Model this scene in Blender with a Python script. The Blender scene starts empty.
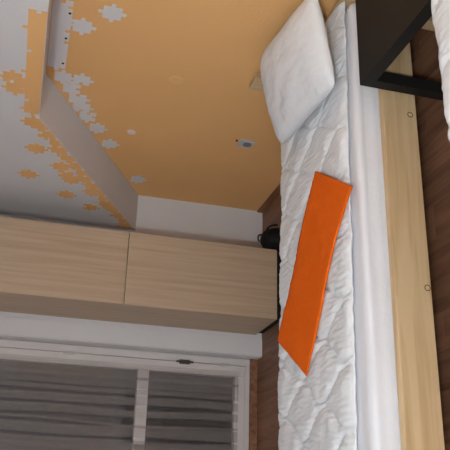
import bpy, bmesh, math, random
from mathutils import Vector, Matrix, noise

random.seed(7)
scn = bpy.context.scene
C = scn.collection
PI = math.pi

# ------------------------------------------------------------------ camera
# The phone was held on its side: picture-right is down in the room.
H = 1.6
FPX = 726.14
ROWS = [Vector((0.926, -0.358, 0.124)), Vector((0.025, -0.269, -0.963)), Vector((0.378, 0.894, -0.240))]
ROWS[2].normalize()
ROWS[0] = (ROWS[0] - ROWS[2] * ROWS[0].dot(ROWS[2])).normalized()
ROWS[1] = ROWS[2].cross(ROWS[0]).normalized()
CAM = Vector((0, 0, H))
cam = bpy.data.cameras.new('camera')
camo = bpy.data.objects.new('camera', cam)
C.objects.link(camo)
bx_, by_, bz_ = ROWS[1], ROWS[0], -ROWS[2]
camo.matrix_world = Matrix(((bx_.x, by_.x, bz_.x, 0), (bx_.y, by_.y, bz_.y, 0), (bx_.z, by_.z, bz_.z, H), (0, 0, 0, 1)))
cam.sensor_width = 36
cam.sensor_fit = 'HORIZONTAL'
cam.lens = 36 * FPX / 450
cam.clip_start = 0.02
scn.camera = camo

def ray(x, y):                       # photograph pixel -> direction in the room
    u, v = 450 - y, x
    return ROWS[0] * ((u - 225) / FPX) + ROWS[1] * ((v - 225) / FPX) + ROWS[2]
def at_z(x, y, z):
    d = ray(x, y); return CAM + d * ((z - H) / d.z)
def at_x(x, y, X):
    d = ray(x, y); return CAM + d * (X / d.x)
def at_y(x, y, Y):
    d = ray(x, y); return CAM + d * (Y / d.y)

# ------------------------------------------------------------------ world, lamp settings, exposure
w = bpy.data.worlds.new('dusk'); scn.world = w; w.use_nodes = True
w.node_tree.nodes['Background'].inputs['Color'].default_value = (0.55, 0.6, 0.7, 1)
w.node_tree.nodes['Background'].inputs['Strength'].default_value = 0.005
LAMP_POS = (-0.75, -0.6, 2.08)
LAMP_STRENGTH = 150.0
LAMP_COLOR = (0.91, 0.98, 1.0)
scn.view_settings.view_transform = 'Standard'
scn.view_settings.look = 'None'
scn.view_settings.gamma = 1
scn.view_settings.exposure = 0.66
scn.view_settings.use_curve_mapping = False

# ------------------------------------------------------------------ materials
def s2l(r, g, b):
    f = lambda c: (c / 255 / 12.92) if c / 255 <= 0.04045 else ((c / 255 + 0.055) / 1.055) ** 2.4
    return (f(r), f(g), f(b), 1)

def mat(name, col, rough=0.7, noise_scale=0, noise_amt=0.08, bump=0, bump_scale=60, spec=0.3):
    m = bpy.data.materials.new(name); m.use_nodes = True
    nt = m.node_tree; b = nt.nodes['Principled BSDF']
    b.inputs['Roughness'].default_value = rough
    b.inputs['Specular IOR Level'].default_value = spec
    b.inputs['Base Color'].default_value = col
    tc = nt.nodes.new('ShaderNodeTexCoord')
    if noise_scale:
        n = nt.nodes.new('ShaderNodeTexNoise'); n.inputs['Scale'].default_value = noise_scale
        n.inputs['Detail'].default_value = 4
        nt.links.new(tc.outputs['Object'], n.inputs['Vector'])
        mx = nt.nodes.new('ShaderNodeMix'); mx.data_type = 'RGBA'
        lo = tuple(c * (1 - noise_amt) for c in col[:3]) + (1,)
        hi = tuple(min(1, c * (1 + noise_amt)) for c in col[:3]) + (1,)
        mx.inputs[6].default_value = lo; mx.inputs[7].default_value = hi
        nt.links.new(n.outputs['Fac'], mx.inputs[0])
        nt.links.new(mx.outputs[2], b.inputs['Base Color'])
    if bump:
        n2 = nt.nodes.new('ShaderNodeTexNoise'); n2.inputs['Scale'].default_value = bump_scale
        n2.inputs['Detail'].default_value = 3
        nt.links.new(tc.outputs['Object'], n2.inputs['Vector'])
        bp = nt.nodes.new('ShaderNodeBump'); bp.inputs['Strength'].default_value = bump
        bp.inputs['Distance'].default_value = 0.01
        nt.links.new(n2.outputs['Fac'], bp.inputs['Height'])
        nt.links.new(bp.outputs['Normal'], b.inputs['Normal'])
    return m

def wood(name, light, dark, axis, fine=22, stretch=0.05, rough=0.5, ring=1.0, perobj=0.0, spec=0.3):
    """grain runs along axis ('X','Y','Z')"""
    m = bpy.data.materials.new(name); m.use_nodes = True
    nt = m.node_tree; b = nt.nodes['Principled BSDF']
    b.inputs['Roughness'].default_value = rough
    b.inputs['Specular IOR Level'].default_value = spec
    geo = nt.nodes.new('ShaderNodeNewGeometry')
    mp = nt.nodes.new('ShaderNodeMapping')
    sc = [1, 1, 1]; sc['XYZ'.index(axis)] = stretch
    mp.inputs['Scale'].default_value = sc
    info = nt.nodes.new('ShaderNodeObjectInfo')
    add = nt.nodes.new('ShaderNodeVectorMath'); add.operation = 'MULTIPLY_ADD'
    nt.links.new(info.outputs['Random'], add.inputs[0])
    add.inputs[1].default_value = (7, 5, 9)
    nt.links.new(geo.outputs['Position'], add.inputs[2])
    nt.links.new(add.outputs[0], mp.inputs['Vector'])
    n = nt.nodes.new('ShaderNodeTexNoise'); n.inputs['Scale'].default_value = fine
    n.inputs['Detail'].default_value = 5; n.inputs['Distortion'].default_value = 0.6 * ring
    nt.links.new(mp.outputs[0], n.inputs['Vector'])
    cr = nt.nodes.new('ShaderNodeValToRGB')
    cr.color_ramp.elements[0].position = 0.33; cr.color_ramp.elements[0].color = dark
    cr.color_ramp.elements[1].position = 0.62; cr.color_ramp.elements[1].color = light
    nt.links.new(n.outputs['Fac'], cr.inputs['Fac'])
    hv = nt.nodes.new('ShaderNodeHueSaturation')
    mr = nt.nodes.new('ShaderNodeMapRange')
    mr.inputs['To Min'].default_value = 1 - perobj; mr.inputs['To Max'].default_value = 1 + perobj
    nt.links.new(info.outputs['Random'], mr.inputs['Value'])
    nt.links.new(mr.outputs[0], hv.inputs['Value'])
    nt.links.new(cr.outputs[0], hv.inputs['Color'])
    nt.links.new(hv.outputs[0], b.inputs['Base Color'])
    return m

M = {}
M['white'] = mat('white_paint', s2l(222, 220, 222), 0.85, 3, 0.03, 0.15, 90, 0.2)
M['orange'] = mat('orange_paint', s2l(238, 186, 125), 0.8, 2.5, 0.05, 0.2, 80, 0.25)
M['ceil'] = mat('ceiling_paint', s2l(230, 230, 230), 0.9)
M['frame'] = mat('white_lacquer', s2l(214, 208, 206), 0.45, 8, 0.05, 0, 0, 0.4)
M['metal'] = mat('worn_metal', s2l(70, 66, 62), 0.4, 30, 0.2, 0, 0, 0.5)
M['linen'] = mat('white_sheet', s2l(232, 232, 238), 0.85, 6, 0.03, 0.25, 25, 0.15)
M['quilt'] = mat('white_quilt', s2l(232, 234, 238), 0.8, 9, 0.03, 0.35, 40, 0.2)
M['pillow'] = mat('white_pillow', s2l(232, 234, 238), 0.85, 8, 0.03, 0.3, 35, 0.15)
M['towel'] = mat('orange_terry', s2l(252, 110, 24), 0.9, 40, 0.10, 0.5, 300, 0.1)
M['black'] = mat('black_laminate', s2l(20, 20, 20), 0.6, 20, 0.08, 0, 0, 0.35)
M['bag'] = mat('black_fabric', s2l(22, 23, 23), 0.7, 40, 0.2, 0.3, 80, 0.3)
M['pine'] = wood('pine', s2l(212, 184, 144), s2l(192, 160, 118), 'X', 20, 0.06, 0.5, 2.2, 0.02)
M['pineY'] = wood('pine_cross', s2l(212, 184, 144), s2l(192, 160, 118), 'Y', 20, 0.06, 0.5, 2.2, 0.02)
M['pineZ'] = wood('pine_upright', s2l(212, 184, 144), s2l(192, 160, 118), 'Z', 20, 0.06, 0.5, 2.2, 0.02)
M['knot'] = mat('dark_knot', s2l(64, 44, 32), 0.7)
M['oak'] = wood('pale_oak_laminate', s2l(198, 175, 150), s2l(184, 160, 135), 'Z', 40, 0.035, 0.5, 0.6, 0.0)
M['floor'] = wood('brown_laminate', s2l(150, 108, 82), s2l(116, 80, 60), 'Y', 26, 0.06, 0.45, 1.0, 0.16)
M['base'] = wood('brown_skirting', s2l(160, 112, 76), s2l(130, 88, 58), 'Y', 26, 0.06, 0.5, 1.0, 0.0)
M['dark'] = mat('dark_plinth', s2l(26, 22, 20), 0.8)
M['hole'] = mat('drill_hole', s2l(60, 48, 44), 0.9)
M['plate'] = mat('grey_white_plastic', s2l(196, 198, 200), 0.4)
M['plate_in'] = mat('grey_plastic', s2l(120, 122, 126), 0.5)
M['cap'] = mat('white_plastic', s2l(236, 214, 204), 0.5)
M['filler'] = mat('faded_orange_paint', s2l(240, 191, 130), 0.8)

def glass_mat():
    m = bpy.data.materials.new('window_glass'); m.use_nodes = True
    nt = m.node_tree; nt.nodes.clear()
    o = nt.nodes.new('ShaderNodeOutputMaterial'); mx = nt.nodes.new('ShaderNodeMixShader')
    t = nt.nodes.new('ShaderNodeBsdfTransparent'); g = nt.nodes.new('ShaderNodeBsdfGlossy')
    g.inputs['Roughness'].default_value = 0.03
    mx.inputs[0].default_value = 0.045
    nt.links.new(t.outputs[0], mx.inputs[1]); nt.links.new(g.outputs[0], mx.inputs[2])
    nt.links.new(mx.outputs[0], o.inputs['Surface'])
    return m
M['glass'] = glass_mat()

def sheer_mat():
    m = bpy.data.materials.new('sheer_voile'); m.use_nodes = True
    nt = m.node_tree; nt.nodes.clear()
    o = nt.nodes.new('ShaderNodeOutputMaterial'); mx = nt.nodes.new('ShaderNodeMixShader')
    t = nt.nodes.new('ShaderNodeBsdfTransparent'); d = nt.nodes.new('ShaderNodeBsdfDiffuse')
    d.inputs['Color'].default_value = s2l(215, 208, 206)
    tl = nt.nodes.new('ShaderNodeBsdfTranslucent'); tl.inputs['Color'].default_value = s2l(215, 208, 206)
    m2 = nt.nodes.new('ShaderNodeMixShader'); m2.inputs[0].default_value = 0.3
    nt.links.new(d.outputs[0], m2.inputs[1]); nt.links.new(tl.outputs[0], m2.inputs[2])
    mx.inputs[0].default_value = 0.135
    nt.links.new(t.outputs[0], mx.inputs[1]); nt.links.new(m2.outputs[0], mx.inputs[2])
    nt.links.new(mx.outputs[0], o.inputs['Surface'])
    return m
M['sheer'] = sheer_mat()

def emit_mat():
    m = bpy.data.materials.new('lit_opal_glass'); m.use_nodes = True
    b = m.node_tree.nodes['Principled BSDF']
    b.inputs['Base Color'].default_value = (0.9, 0.9, 0.9, 1)
    b.inputs['Emission Color'].default_value = LAMP_COLOR + (1,)
    b.inputs['Emission Strength'].default_value = LAMP_STRENGTH
    return m
M['lamp'] = emit_mat()

# ------------------------------------------------------------------ helpers
def obj(name, bm, m, parent=None, smooth=False):
    me = bpy.data.meshes.new(name)
    bmesh.ops.recalc_face_normals(bm, faces=bm.faces[:])
    bm.to_mesh(me); bm.free()
    if smooth:
        for p in me.polygons: p.use_smooth = True
    me.materials.append(m)
    o = bpy.data.objects.new(name, me); C.objects.link(o)
    if parent is not None:
        o.parent = parent
        if parent.type == 'EMPTY':       # vertices are given in room metres
            o.matrix_parent_inverse = Matrix.Translation(parent.location).inverted()
    return o
def tag(o, label, cat, group=None):
    o['label'] = label; o['category'] = cat
    if group: o['group'] = group
    return o
def empty(name, loc, label=None, cat=None, group=None):
    o = bpy.data.objects.new(name, None); o.empty_display_size = 0.1
    C.objects.link(o); o.location = loc
    if label: tag(o, label, cat, group)
    return o
def struct(o):
    o['kind'] = 'structure'; return o
def box(bm, x0, x1, y0, y1, z0, z1, bev=0.0, seg=2):
    vs = [bm.verts.new((x, y, z)) for x in (x0, x1) for y in (y0, y1) for z in (z0, z1)]
    f = [(0, 1, 3, 2), (4, 6, 7, 5), (0, 4, 5, 1), (2, 3, 7, 6), (0, 2, 6, 4), (1, 5, 7, 3)]
    fs = [bm.faces.new([vs[i] for i in q]) for q in f]
    if bev:
        es = list({e for q in fs for e in q.edges})
        bmesh.ops.bevel(bm, geom=es, offset=bev, segments=seg, affect='EDGES', profile=0.6)
    return bm
def bx(*a, **k): return box(bmesh.new(), *a, **k)
def prism_x(poly, x0, x1):
    """polygon in (y,z) extruded along x"""
    bm = bmesh.new()
    a = [bm.verts.new((x0, y, z)) for y, z in poly]; b = [bm.verts.new((x1, y, z)) for y, z in poly]
    n = len(poly)
    bm.faces.new(a); bm.faces.new(b[::-1])
    for i in range(n): bm.faces.new((a[i], b[i], b[(i + 1) % n], a[(i + 1) % n]))
    return bm
def lathe(bm, prof, c, axis='z', n=24):
    """prof: list of (radius, height)"""
    rings = []
    for r, h in prof:
        ring = []
        for k in range(n):
            a = 2 * PI * k / n
            p = (r * math.cos(a), r * math.sin(a), h)
            if axis == 'x': p = (h, p[0], p[1])
            if axis == 'y': p = (p[0], h, p[1])
            ring.append(bm.verts.new((c[0] + p[0], c[1] + p[1], c[2] + p[2])))
        rings.append(ring)
    for a, b in zip(rings, rings[1:]):
        for k in range(n): bm.faces.new((a[k], a[(k + 1) % n], b[(k + 1) % n], b[k]))
    bm.faces.new(rings[0]); bm.faces.new(rings[-1][::-1])
    return bm
def sheet(nx, ny, fn, thick=None):
    """grid surface fn(s,t)->Vector, s,t in 0..1"""
    bm = bmesh.new()
    g = [[bm.verts.new(fn(i / nx, j / ny)) for j in range(ny + 1)] for i in range(nx + 1)]
    for i in range(nx):
        for j in range(ny): bm.faces.new((g[i][j], g[i + 1][j], g[i + 1][j + 1], g[i][j + 1]))
    return bm

# ------------------------------------------------------------------ the room
XO, XG, YB = 2.205, 1.925, 4.862          # orange wall, overhanging wall, far wall
XL, YR, ZC = -2.6, -2.6, 2.5
ZS, YA, ZD = 1.692, 3.447, 0.960          # overhang underside: level, bend, height at far wall

fl = struct(obj('floor', bx(XL - .1, XO + .12, YR - .1, YB + .5, -0.1, -0.012), M['dark']))
PW, PL = 0.155, 1.28
pm = {}
def plank_mesh(length):
    key = round(length, 3)
    if key not in pm:
        bm = bx(-PW / 2 + .0006, PW / 2 - .0006, -length / 2 + .0006, length / 2 - .0006, -0.012, 0.0)
        me = bpy.data.meshes.new('plank'); bmesh.ops.recalc_face_normals(bm, faces=bm.faces[:])
        bm.to_mesh(me); bm.free(); me.materials.append(M['floor']); pm[key] = me
    return pm[key]
x = XL + PW / 2; r = 0
while x + PW / 2 < XO + .1:
    y = YR - [0.0, 0.85, 0.43][r % 3]
    while y < YB + .35:
        a, b = max(y, YR), min(y + PL, YB + .35)
        if b - a > 0.05:
            o = bpy.data.objects.new('plank', plank_mesh(b - a)); C.objects.link(o)
            o.location = (x, (a + b) / 2, 0); o.parent = fl
        y += PL
    x += PW; r += 1

wr = struct(obj('wall_right', prism_x([(YR, 0), (YB, 0), (YB, ZD), (YA, ZS), (YR, ZS)], XO, XO + .12), M['orange']))
wu = struct(obj('wall_upper_right', prism_x([(YR, ZS), (YA, ZS), (YB, ZD), (YB, ZC), (YR, ZC)], XG, XO + .12), M['white']))
bm = bmesh.new()
DX0, DX1, DZ0, DZ1 = -0.42, 1.085, 0.0, 2.12     # balcony door opening
box(bm, DX1, XO + .12, YB, YB + .3, 0, ZC)
box(bm, XL - .1, DX0, YB, YB + .3, 0, ZC)
box(bm, DX0, DX1, YB, YB + .3, DZ1, ZC)
wb = struct(obj('wall_back', bm, M['white']))
struct(obj('wall_left', bx(XL - .1, XL, YR, YB, 0, ZC), M['white']))
struct(obj('wall_front', bx(XL - .1, XO + .12, YR - .1, YR, 0, ZC), M['white']))
struct(obj('ceiling', bx(XL - .1, XO + .12, YR - .1, YB + .3, ZC, ZC + .1), M['ceil']))
struct(obj('baseboard_right', bx(XO - .012, XO, YR, YB, 0, 0.045, bev=.003), M['base']))
struct(obj('trim_1', bx(DX1 + .004, 1.208, YB - .012, YB, 0.0, 2.2, bev=.003), M['white']))

# jigsaw pieces on the walls
def edge_pts(p, q, kind):
    """points from p towards q with a tab (+1), a blank (-1) or nothing (0); outward is right of travel"""
    d = Vector(q) - Vector(p); L = d.length; d.normalize(); nrm = Vector((d.y, -d.x))
    pts = [Vector(p)]
    if kind:
        prof = [(.36, 0), (.40, .06), (.37, .13), (.38, .22), (.44, .275), (.56, .275), (.62, .22), (.63, .13), (.60, .06), (.64, 0)]
        for t, hgt in prof: pts.append(Vector(p) + d * (t * L) + nrm * (hgt * L * kind * .95))
    return pts
def piece_poly(cy, cz, s, kinds):
    h = s / 2
    cs = [(cy - h, cz - h), (cy + h, cz - h), (cy + h, cz + h), (cy - h, cz + h)]
    out = []
    for i in range(4): out += edge_pts(cs[i], cs[(i + 1) % 4], kinds[i])
    return out
def clip(poly, a, b, c):               # keep a*y+b*z+c >= 0
    out = []
    for i in range(len(poly)):
        p, q = poly[i], poly[(i + 1) % len(poly)]
        dp, dq = a * p.x + b * p.y + c, a * q.x + b * q.y + c
        if dp >= 0: out.append(p)
        if (dp >= 0) != (dq >= 0): out.append(p + (q - p) * (dp / (dp - dq)))
    return out
SL = (ZD - ZS) / (YB - YA)
NP = [0]
def put_piece(parent, X, cy, cz, s, kinds, m, upper):
    poly = piece_poly(cy, cz, s, kinds)
    e = .003
    if upper:                           # above the lower edge of the overhanging wall
        poly = clip(poly, 0, 1, -(ZS + e)) if cy < YA - .02 else clip(poly, -SL, 1, SL * YA - ZS - e)
    else:
        poly = clip(poly, 0, -1, ZS - e)
        poly = clip(poly, SL, -1, -SL * YA + ZS - e)
    if len(poly) < 3: return
    bm = bmesh.new(); NP[0] += 1; th = .0012 + .00012 * (NP[0] % 9)
    a = [bm.verts.new((X - th, p.x, p.y)) for p in poly]; b = [bm.verts.new((X + .001, p.x, p.y)) for p in poly]
    n = len(poly); f = bm.faces.new(a); f.normal_update()
    for i in range(n): bm.faces.new((a[i], b[i], b[(i + 1) % n], a[(i + 1) % n]))
    bmesh.ops.triangulate(bm, faces=[f])
    obj('puzzle_piece', bm, m, parent)
S = 0.088
rk = lambda: random.choice((1, 1, -1))
# white ones on the orange wall
for k in range(6):                      # row right under the overhang
    put_piece(wr, XO, 2.865 + k * S * 1.06, 1.641, S * 1.06, (rk() if k in (1, 3) else random.choice((0, -1)), 1, 0, -1), M['white'], False)
for cy, cz, kd in ((2.99, 1.540, (1, 1, 1, 1)), (2.845, 1.413, (1, 1, 1, 1)), (3.462, 1.60, (1, 1, 0, 1)), (3.462, 1.50, (1, -1, 1, 1)),
                   (3.56, 1.545, (-1, 1, 0, 1)), (3.66, 1.505, (1, 1, 0, -1)), (3.75, 1.475, (1, -1, 0, 1)), (3.84, 1.43, (-1, 1, 0, -1)),
                   (3.965, 1.362, (1, 1, 0, 1)), (4.14, 1.265, (1, 1, 0, 1)), (4.60, 1.01, (1, 1, 0, 1))):
    put_piece(wr, XO, cy, cz, S * (1.08 if 3.5 < cy < 3.9 else 1), kd, M['white'], False)
# orange ones on the white overhang
for k in range(10):
    put_piece(wu, XG, 2.60 + k * S * .97, 1.728, S * .97, (0, 1, rk() if k % 2 else random.choice((0, -1)), -1), M['orange'], True)
for cy, cz, kd in ((3.10, 1.83, (1, -1, 1, 1)), (3.19, 1.815, (-1, 1, 1, 1)), (3.14, 1.775, (0, 0, 0, 0)), (3.50, 1.722, (0, 1, 1, 1)), (3.80, 1.695, (1, 1, 1, 1)),
                   (3.985, 1.545, (0, 1, 1, 1)), (4.08, 1.51, (0, 1, -1, -1)), (4.15, 1.47, (0, 1, 1, 0)), (4.155, 1.729, (1, 1, 1, 1)),
                   (4.385, 1.486, (1, 1, 1, 1)), (4.29, 1.33, (0, 1, 1, 1)), (4.54, 1.32, (1, 1, -1, 1)), (4.47, 1.20, (0, 1, 1, 1))):
    put_piece(wu, XG, cy, cz, S, kd, M['orange'], True)
yy = 3.52; k = 0
while yy < 4.8:                         # the run along the slope
    zline = ZS + SL * (yy - YA)
    put_piece(wu, XG, yy, zline + [.03, .035, .02, .045][k % 4], S * [1, 1.1, .9, 1][k % 4], (0, 1, (1, -1, 0, 1)[k % 4], -1), M['orange'], True)
    yy += S * .95; k += 1
# drill holes left in the white row
for px, py in ((70, 13), (66, 38), (63, 63)):
    p = at_x(px, py, XO)
    obj('drill_hole', lathe(bmesh.new(), [(.007, -.004), (.007, .002)], p, 'x', 10), M['hole'], wr)

# ------------------------------------------------------------------ balcony door with sheer curtain
YD = 4.975
win = struct(empty('window_1', (0.33, YD + .03, 0.06)))
def wbox(name, m, *a, bev=.004, parent=None): return obj(name, bx(*a, bev=bev), m, parent or win)
F0, F1 = 0.055, 2.10
wbox('frame_stile', M['frame'], DX1 - .055, DX1 - .003, YD - .01, YD + .07, F0, F1)
wbox('frame_stile', M['frame'], DX0 + .003, DX0 + .055, YD - .01, YD + .07, F0, F1)
wbox('frame_rail', M['frame'], DX0 + .055, DX1 - .055, YD - .01, YD + .07, F1 - .05, F1)
wbox('frame_rail', M['frame'], DX0 + .055, DX1 - .055, YD - .01, YD + .07, F0, F0 + .035)
SX0, SX1 = DX0 + .06, DX1 - .06
wbox('sash_stile', M['frame'], SX1 - .075, SX1, YD - .022, YD + .04, .094, 2.04)
wbox('sash_stile', M['frame'], SX0, SX0 + .075, YD - .022, YD + .04, .094, 2.04)
wbox('sash_rail', M['frame'], SX0 + .075, SX1 - .075, YD - .022, YD + .04, .094, .165)
wbox('sash_rail', M['frame'], SX0 + .075, SX1 - .075, YD - .022, YD + .04, 1.97, 2.04)
wbox('glazing_bar', M['frame'], SX0 + .075, SX1 - .075, YD - .022, YD + .04, .780, .856)
for z0, z1 in ((.16, .777), (.857, 1.975)):
    obj('pane', bx(SX0 + .07, SX1 - .07, YD + .012, YD + .018, z0, z1), M['glass'], win)
struct(obj('trim_2', bx(DX0, DX1, YD - .02, YB + .3, 0.0, .055), M['floor']))
for px, py, l in ((70, 345, .05), (185, 352, .075), (225, 357, .05)):
    p = at_y(px, py, YD - .02)
    hg = obj('hinge', bx(DX1 - .075, DX1 - .045, YD - .03, YD - .009, p.z - l / 2, p.z + l / 2, bev=.003), M['metal'] if l > .06 else M['frame'], win)
    obj('hinge_pin', lathe(bmesh.new(), [(.007, p.z - l * .8), (.007, p.z + l * .8)], (DX1 - .06, YD - .033, 0), 'z', 10), M['metal'] if l > .06 else M['plate'], hg)

cur = empty('sheer_curtain', (0.32, YD - .05, .16), 'sheer pale voile curtain in vertical folds over the balcony door glass', 'curtain')
CX0, CX1 = SX0 + .02, SX1 - .06
NF = 19
ph = [random.uniform(-.9, .9) for _ in range(60)]
am = [random.choice((.3, .6, 1.0, 1.5, 2.0)) for _ in range(60)]
def cur_fn(s, t):
    z = .15 + t * 1.86
    a = s * NF * 2 * PI
    i = int(s * NF)
    fr = s * NF - i
    A = am[i] * (1 - fr) + am[i + 1] * fr
    wob = noise.noise((s * 9, z * 1.3, 3)) * .045 * (1 - .3 * t)
    xx = CX0 + (CX1 - CX0) * s + A * .052 * math.sin(a) + wob * math.sin(PI * s)
    yy = YD - .052 + .012 * A * math.cos(a) + .006 * noise.noise((s * 20, z * 2, 9))
    xx = min(xx, CX1 + .01)
    return Vector((xx, yy, z))
obj('curtain_panel', sheet(NF * 14, 24, cur_fn), M['sheer'], cur, True)
obj('curtain_rod', lathe(bmesh.new(), [(.006, CX0 - .04), (.006, CX1 + .03)], (0, YD - .05, 2.01), 'x', 10), M['metal'], cur)

# ------------------------------------------------------------------ wardrobe
WX0, WX1, WY0, WY1, WZ0, WZ1 = 1.238, 1.722, 4.39, 4.852, .05, 2.25
wa = empty('wardrobe', ((WX0 + WX1) / 2, (WY0 + WY1) / 2, 0), 'tall narrow pale oak wardrobe with two stacked doors', 'wardrobe')
bm = bmesh.new()
t = .018
box(bm, WX0, WX0 + t, WY0 + .02, WY1, WZ0, WZ1)
obj('side_panel', bm, M['oak'], wa)
obj('side_panel', bx(WX1 - t, WX1, WY0 + .02, WY1, WZ0, WZ1), M['oak'], wa)
obj('top_panel', bx(WX0 + t, WX1 - t, WY0 + .02, WY1, WZ1 - t, WZ1), M['oak'], wa)
obj('bottom_panel', bx(WX0 + t, WX1 - t, WY0 + .02, WY1, WZ0, WZ0 + t), M['oak'], wa)
obj('back_panel', bx(WX0 + t, WX1 - t, WY1 - .008, WY1, WZ0 + t, WZ1 - t), M['oak'], wa)
obj('plinth', bx(WX0 + .01, WX1 - .01, WY0 + .03, WY1 - .02, 0, WZ0), M['dark'], wa)
obj('door', bx(WX0, WX1, WY0, WY0 + .018, WZ0, 1.0585, bev=.0015), M['oak'], wa)
obj('door', bx(WX0, WX1, WY0, WY0 + .018, 1.0625, WZ1, bev=.0015), M['oak'], wa)

# small black bag in the gap
bg = empty('bag', (1.845, 4.52, 0), 'small rounded black bag on the floor in the gap beside the wardrobe', 'bag')
def rounded(cx, cy, rx, ry, hgt, zb=0.0, n=20, m_=10):
    bm = bmesh.new(); rows = []
    for j in range(m_ + 1):
        tt = j / m_; zz = zb + hgt * math.sin(tt * PI / 2) if j else zb
        rr = math.cos(tt * PI / 2) ** .8
        if j == m_: rr = .05
        rows.append([bm.verts.new((cx + rx * rr * math.copysign(abs(math.cos(2 * PI * k / n)), math.cos(2 * PI * k / n)),
                                   cy + ry * rr * math.copysign(abs(math.sin(2 * PI * k / n)), math.sin(2 * PI * k / n)), zz)) for k in range(n)])
    for a, b in zip(rows, rows[1:]):
        for k in range(n): bm.faces.new((a[k], a[(k + 1) % n], b[(k + 1) % n], b[k]))
    bm.faces.new(rows[0]); bm.faces.new(rows[-1])
    return bm
obj('body', rounded(1.835, 4.50, .09, .09, .13), M['bag'], bg, True)
def tube(pts, r, n=8):
    bm = bmesh.new(); rings = []
    for i, p in enumerate(pts):
        p = Vector(p); d = (Vector(pts[min(i + 1, len(pts) - 1)]) - Vector(pts[max(i - 1, 0)])).normalized()
        up = Vector((0, 0, 1)) if abs(d.z) < .9 else Vector((1, 0, 0))
        s_ = d.cross(up).normalized(); u_ = s_.cross(d)
        rings.append([bm.verts.new(p + s_ * (r * math.cos(2 * PI * k / n)) + u_ * (r * math.sin(2 * PI * k / n))) for k in range(n)])
    for a, b in zip(rings, rings[1:]):
        for k in range(n): bm.faces.new((a[k], a[(k + 1) % n], b[(k + 1) % n], b[k]))
    bm.faces.new(rings[0]); bm.faces.new(rings[-1][::-1])
    return bm
obj('strap', tube([(1.845 + .075 * math.cos(a), 4.425 - .01 * math.sin(a), .035 + .085 * math.sin(a)) for a in [PI * k / 12 for k in range(13)]], .007), M['bag'], bg, True)
obj('handle', tube([(1.845 + .03 * math.cos(a), 4.52, .115 + .03 * math.sin(a)) for a in [PI * k / 8 for k in range(9)]], .006), M['bag'], bg, True)

# ------------------------------------------------------------------ wall fittings
p = at_x(246, 143, XO)
so = empty('wall_socket', (XO, p.y, p.z), 'grey white power socket low on the orange wall', 'socket')
obj('cover_plate', bx(XO - .012, XO, p.y - .042, p.y + .042, p.z - .048, p.z + .048, bev=.004), M['plate'], so)
obj('socket_well', lathe(bmesh.new(), [(.027, -.0155), (.027, -.004)], (XO, p.y - .004, p.z - .006), 'x', 20), M['plate_in'], so)
obj('screw', lathe(bmesh.new(), [(.006, -.01), (.006, .002)], (XO, p.y - .02, p.z + .066), 'x', 10), M['hole'], so)
p = at_x(131.5, 131.5, XO)
tag(obj('cable_cover', lathe(bmesh.new(), [(.001, -.013), (.018, -.012), (.026, -.008), (.028, 0)], (XO, p.y, p.z), 'x', 24), M['cap'], None, True),
    'small round white cap high on the orange wall', 'cable cover')
p = at_x(176, 80, XO)
tag(obj('junction_cover', lathe(bmesh.new(), [(.001, -.004), (.034, -.004), (.037, 0)], (XO, p.y, p.z), 'x', 24), M['filler']),
    'round flat cover painted orange in the middle of the orange wall', 'wall cover')

# ------------------------------------------------------------------ beds
def build_bed(dy, label):
    """pine bed, head at the orange wall; dy shifts it along the wall"""
    X0, X1 = .10, 2.1835
    Y0, Y1 = 2.285 + dy, 3.285 + dy
    b = empty('bed', ((X0 + X1) / 2, (Y0 + Y1) / 2, 0), label, 'bed')
    near = obj('side_board', bx(X0 + .035, X1 - .035, Y0, Y0 + .034, .188, .338, bev=.004), M['pine'], b)
    obj('side_board', bx(X0 + .035, X1 - .035, Y1 - .04, Y1, .188, .338, bev=.004), M['pine'], b)
    hb = obj('headboard', bx(X1 - .030, X1 - .004, Y0 + .095, Y1 - .215, .15, .455, bev=.006), M['pineY'], b)
    obj('post', bx(X1 - .034, X1, Y0 + .01, Y0 + .095, .0, .63, bev=.006), M['pineZ'], hb)
    obj('post', bx(X1 - .034, X1, Y1 - .215, Y1 - .095, .0, .63, bev=.006), M['pineZ'], hb)
    obj('footboard', bx(X0, X0 + .032, Y0, Y1, .15, .38, bev=.006), M['pineY'], b)
    for xa in (X0 + .034, X1 - .095):
        for ya in (Y0 + .044, Y1 - .10):
            obj('leg', bx(xa, xa + .056, ya, ya + .056, 0, .199, bev=.004), M['pineZ'], b)
    obj('bed_base', bx(X0 + .04, X1 - .04, Y0 + .045, Y1 - .045, .20, .228), M['pineY'], b)
    return b, near
bed, near = build_bed(0, 'pine single bed with its head against the orange wall')
for px, py in ((428.5, 288), (411, 115)):
    p = at_y(px, py, 2.285)
    pl = obj('knot_plug', lathe(bmesh.new(), [(.0085, -.0012), (.0085, .004)], (p.x, 2.285, p.z + .004), 'y', 18), M['pineY'], near)
    bm = bmesh.new(); n = 20; R0, R1 = .0095, .0125
    ring = lambda R, yv: [bm.verts.new((p.x + R * math.cos(2 * PI * k / n), yv, p.z + .004 + R * math.sin(2 * PI * k / n))) for k in range(n)]
    a, b2, c, d = ring(R0, 2.2842), ring(R1, 2.2842), ring(R1, 2.287), ring(R0, 2.287)
    for q, s_ in ((a, b2), (b2, c), (c, d), (d, a)):
        for k in range(n): bm.faces.new((q[k], q[(k + 1) % n], s_[(k + 1) % n], s_[k]))
    obj('knot_rim', bm, M['knot'], pl)

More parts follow.
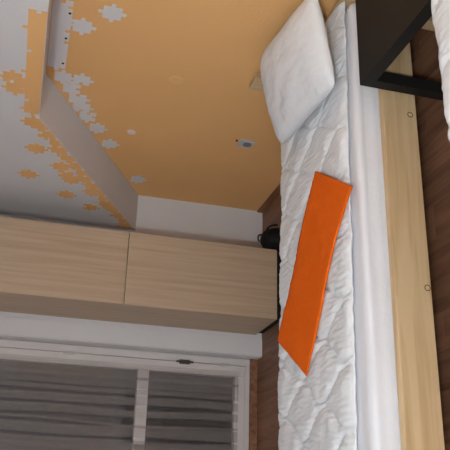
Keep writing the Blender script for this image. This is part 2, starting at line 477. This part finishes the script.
def soft_slab(name, X0, X1, Y0, Y1, z0, z1, rad, m, seed):
    """mattress with rounded edges and a slightly rippled sheet"""
    bm = bmesh.new()
    # cross-section in (y,z), swept along x
    sec = []
    for cy, cz, a0 in ((Y1 - rad, z1 - rad, 0), (Y0 + rad, z1 - rad, 90), (Y0 + rad, z0 + rad, 180), (Y1 - rad, z0 + rad, 270)):
        for k in range(7):
            a = math.radians(a0 + 15 * k); sec.append((cy + rad * math.cos(a), cz + rad * math.sin(a)))
    out = []
    for i in range(len(sec)):
        (ya, za), (yb, zb) = sec[i], sec[(i + 1) % len(sec)]
        nn = max(1, int(math.hypot(yb - ya, zb - za) / .025))
        for k in range(nn): out.append((ya + (yb - ya) * k / nn, za + (zb - za) * k / nn))
    nx = 80; rows = []
    cyc, czc = (Y0 + Y1) / 2, (z0 + z1) / 2
    for i in range(nx + 1):
        xx = X0 + (X1 - X0) * i / nx
        e = min(xx - X0, X1 - xx); sh = 0 if e > rad else rad - math.sqrt(max(0, rad * rad - (rad - e) ** 2))
        row = []
        for y, z in out:
            yv = y - math.copysign(min(sh, abs(y - cyc)), y - cyc); zv = z - math.copysign(min(sh, abs(z - czc)), z - czc)
            d = .0045 * noise.noise((xx * 1.6 + seed, y * 10, z * 26)) + .003 * noise.noise((xx * 9 + seed, y * 12, z * 12))
            if y < Y0 + rad * 1.1: d += .004 * math.sin(z * 95 + .5 * math.sin(xx * 3))   # lengthwise folds of the sheet
            yv += d * (1 if y > cyc else -1); zv += d * .6 * (1 if z > z0 + .05 else 0)
            row.append(bm.verts.new((xx, yv, zv)))
        rows.append(row)
    n = len(out)
    for a, b in zip(rows, rows[1:]):
        for k in range(n): bm.faces.new((a[k], b[k], b[(k + 1) % n], a[(k + 1) % n]))
    bm.faces.new(rows[0]); bm.faces.new(rows[-1][::-1])
    return obj(name, bm, m, None, True)

def quilt_h(x, y, seed=0):
    """height of the stitched quilt above its base"""
    p, lam = .125, .46
    best = 9
    k0 = int(math.floor(x / p))
    yy = y + .02 * noise.noise((x * 5, y * 5, seed))
    for k in range(k0 - 2, k0 + 4):
        xl = k * p + (1 if k % 2 else -1) * .052 * math.cos(2 * PI * yy / lam + .7)
        best = min(best, abs(x - xl + .012 * noise.noise((x * 9, y * 9, 4 + seed))))
    h = .018 * (1 - math.exp(-(best / .014)))
    h += .006 * noise.noise((x * 75, y * 16, 2 + seed)) * (.4 + math.exp(-best / .03))
    h += .007 * noise.noise((x * 13, y * 11, 5 + seed))
    h += .008 * noise.noise((x * 3.1, y * 3.3, 8 + seed))
    return h

def make_quilt(X0, X1, ynear, yfar, zb, drop_near, drop_far, label, seed, tn=(0, 0), tf=(0, 0)):
    def edge(s, base, amp, sd):
        return base + amp * noise.noise((s * 9, sd, seed)) + amp * .7 * noise.noise((s * 27, sd, seed))
    ny, nx = 150, 440
    bm = bmesh.new(); g = []; lo = []
    for i in range(nx + 1):
        xx = X0 + (X1 - X0) * i / nx
        ya, yb = edge(xx, ynear + tn[0] + tn[1] * xx, .012, 1), edge(xx, yfar + tf[0] + tf[1] * xx, .012, 2)
        L = (yb - ya)
        row = []; rl = []
        for j in range(ny + 1):
            t = j / ny; y = ya + L * t
            e = min(y - ya, yb - y)
            fall = 1 - math.exp(-e / .018)
            z = zb + quilt_h(xx, y, seed) * fall + .006
            if y - ya < .05: z -= drop_near * (1 - (y - ya) / .05) ** 2
            if yb - y < .05: z -= drop_far * (1 - (yb - y) / .05) ** 2
            row.append(bm.verts.new((xx, y, z)))
            if j in (0, ny): rl.append(bm.verts.new((xx, y + (.012 if j == 0 else -.012), z - .008)))
        g.append(row); lo.append(rl)
    for i in range(nx):
        for j in range(ny): bm.faces.new((g[i][j], g[i][j + 1], g[i + 1][j + 1], g[i + 1][j]))
        bm.faces.new((g[i][0], g[i + 1][0], lo[i + 1][0], lo[i][0]))
        bm.faces.new((g[i][ny], lo[i][1], lo[i + 1][1], g[i + 1][ny]))
        bm.faces.new((lo[i][0], lo[i + 1][0], lo[i + 1][1], lo[i][1]))
    return tag(obj('quilt', bm, M['quilt'], None, True), label, 'quilt')

tag(soft_slab('mattress', .15, 2.148, 2.345, 3.215, .229, .424, .035, M['linen'], 0), 'white sheeted mattress in the pine bed beneath the orange towel', 'mattress')
ZQ = .438
make_quilt(.155, 2.145, 2.412, 3.222, ZQ, .003, .004, 'white stitched quilt under the orange towel and pillow', 0, (.038, -.033), (.05, -.042))

# orange towel
cz = ZQ + .038
TL = [at_z(315, 171, cz), at_z(303, 222, cz), at_z(291, 280, cz), at_z(278, 341, cz)]
TR = [at_z(351, 186, cz), at_z(335, 237, cz), at_z(321, 306, cz), at_z(306, 376, cz)]
def along(L, s):
    f = s * 3; i = min(2, int(f)); f -= i
    p = [L[max(i - 1, 0)], L[i], L[i + 1], L[min(i + 2, 3)]]
    c = p[1].lerp(p[2], f)
    return c + (p[1] * 2 - p[0] - p[2]) * (.12 * f * (1 - f) * (1 - f)) + (p[2] * 2 - p[1] - p[3]) * (.12 * f * f * (1 - f))
def towel_fn(s, t):
    p = along(TL, s).lerp(along(TR, s), t)
    q = max(quilt_h(p.x + dx, p.y + dy) for dx in (-.05, -.025, 0, .025, .05) for dy in (-.04, 0, .04))
    return Vector((p.x, p.y, ZQ + .011 + max(q, .02) + .0015 * noise.noise((p.x * 20, p.y * 20, 1))))
tw = tag(obj('towel', sheet(80, 26, towel_fn), M['towel'], None, True), 'folded bright orange towel laid slantwise on the white quilt', 'towel')
md = tw.modifiers.new('thick', 'SOLIDIFY'); md.thickness = .006; md.offset = 1

# pillow propped at the head
P_ff, P_nf = Vector((1.75, 3.06, .495)), Vector((1.66, 2.33, .515))
P_fh, P_nh = at_x(260, 58, 2.11), at_x(316, -14, 2.11)
def pillow(name, label):
    n = 44; bm = bmesh.new()
    ctr = (P_ff + P_nf + P_fh + P_nh) / 4
    nrm = (P_fh - P_nf).cross(P_ff - P_nh).normalized()
    if nrm.z < 0: nrm = -nrm
    def pt(s, t, side):
        a, b = 2 * s - 1, 2 * t - 1
        # corners drawn out, sides pulled in
        pin = .02
        cr = 1 - .055 * (abs(a) * abs(b)) ** 4
        aa = cr * a * (1 - pin * (1 - abs(b) ** 2)); bb = cr * b * (1 - pin * (1 - abs(a) ** 2))
        S_, T_ = (aa + 1) / 2, (bb + 1) / 2
        base = P_ff.lerp(P_nf, T_).lerp(P_fh.lerp(P_nh, T_), S_)
        th = ((1 - abs(a) ** 2.4) * (1 - abs(b) ** 2.4)) ** .5
        r = .085 * th * (1 if side > 0 else .55)
        r += side * .0 + .010 * noise.noise((s * 5, t * 5, 3 * side)) * th + .005 * noise.noise((s * 16, t * 11, 7)) * (1 - .5 * th) + .006 * abs(noise.noise((s * 4, t * 22, 11))) * (1 - s) 
        return base + nrm * (r * side)
    top = [[bm.verts.new(pt(i / n, j / n, 1)) for j in range(n + 1)] for i in range(n + 1)]
    bot = [[top[i][j] if i in (0, n) or j in (0, n) else bm.verts.new(pt(i / n, j / n, -1)) for j in range(n + 1)] for i in range(n + 1)]
    for i in range(n):
        for j in range(n):
            bm.faces.new((top[i][j], top[i + 1][j], top[i + 1][j + 1], top[i][j + 1]))
            q = (bot[i][j], bot[i][j + 1], bot[i + 1][j + 1], bot[i + 1][j])
            if bm.faces.get(q) is None:
                try: bm.faces.new(q)
                except ValueError: pass
    return tag(obj(name, bm, M['pillow'], None, True), label, 'pillow')
pillow('pillow', 'large white pillow propped against the headboard')

# the bed nearest the camera, only the edge of its quilt in view
build_bed(-1.69, 'nearer pine bed whose white quilt edge shows below the black table')
tag(soft_slab('mattress', .15, 2.148, .65, 1.54, .229, .455, .035, M['linen'], 5), 'white mattress of the nearer bed below the black table', 'mattress')
make_quilt(.155, 2.145, .64, 1.668, .482, .004, .006, 'white quilt on the nearer bed, its edge below the black table', 3, (0, 0), (-.085, .053))

# ------------------------------------------------------------------ black side table
TX0, TX1, TY0, TY1, TZ = 1.633, 2.174, 1.712, 2.258, .45
tb = empty('side_table', ((TX0 + TX1) / 2, (TY0 + TY1) / 2, 0), 'square black side table with block legs between the two beds', 'table')
obj('tabletop', bx(TX0, TX1, TY0, TY1, TZ - .05, TZ, bev=.0015), M['black'], tb)
for xa in (TX0, TX1 - .05):
    for ya in (TY0, TY1 - .05):
        obj('leg', bx(xa, xa + .05, ya, ya + .05, 0, TZ - .05, bev=.0015), M['black'], tb)

# ------------------------------------------------------------------ ceiling lamp (behind and above the picture)
lx, ly, lz = LAMP_POS
lp = empty('pendant_lamp', (lx, ly, ZC), 'white globe pendant lamp hanging from the ceiling', 'lamp')
obj('canopy', lathe(bmesh.new(), [(.05, ZC - .03), (.05, ZC)], (lx, ly, 0), 'z', 20), M['frame'], lp)
obj('cord', lathe(bmesh.new(), [(.004, lz + .14), (.004, ZC - .03)], (lx, ly, 0), 'z', 8), M['frame'], lp)
bm = bmesh.new(); bmesh.ops.create_uvsphere(bm, u_segments=24, v_segments=14, radius=.15)
bmesh.ops.translate(bm, verts=bm.verts[:], vec=(lx, ly, lz))
obj('globe', bm, M['lamp'], lp, True)
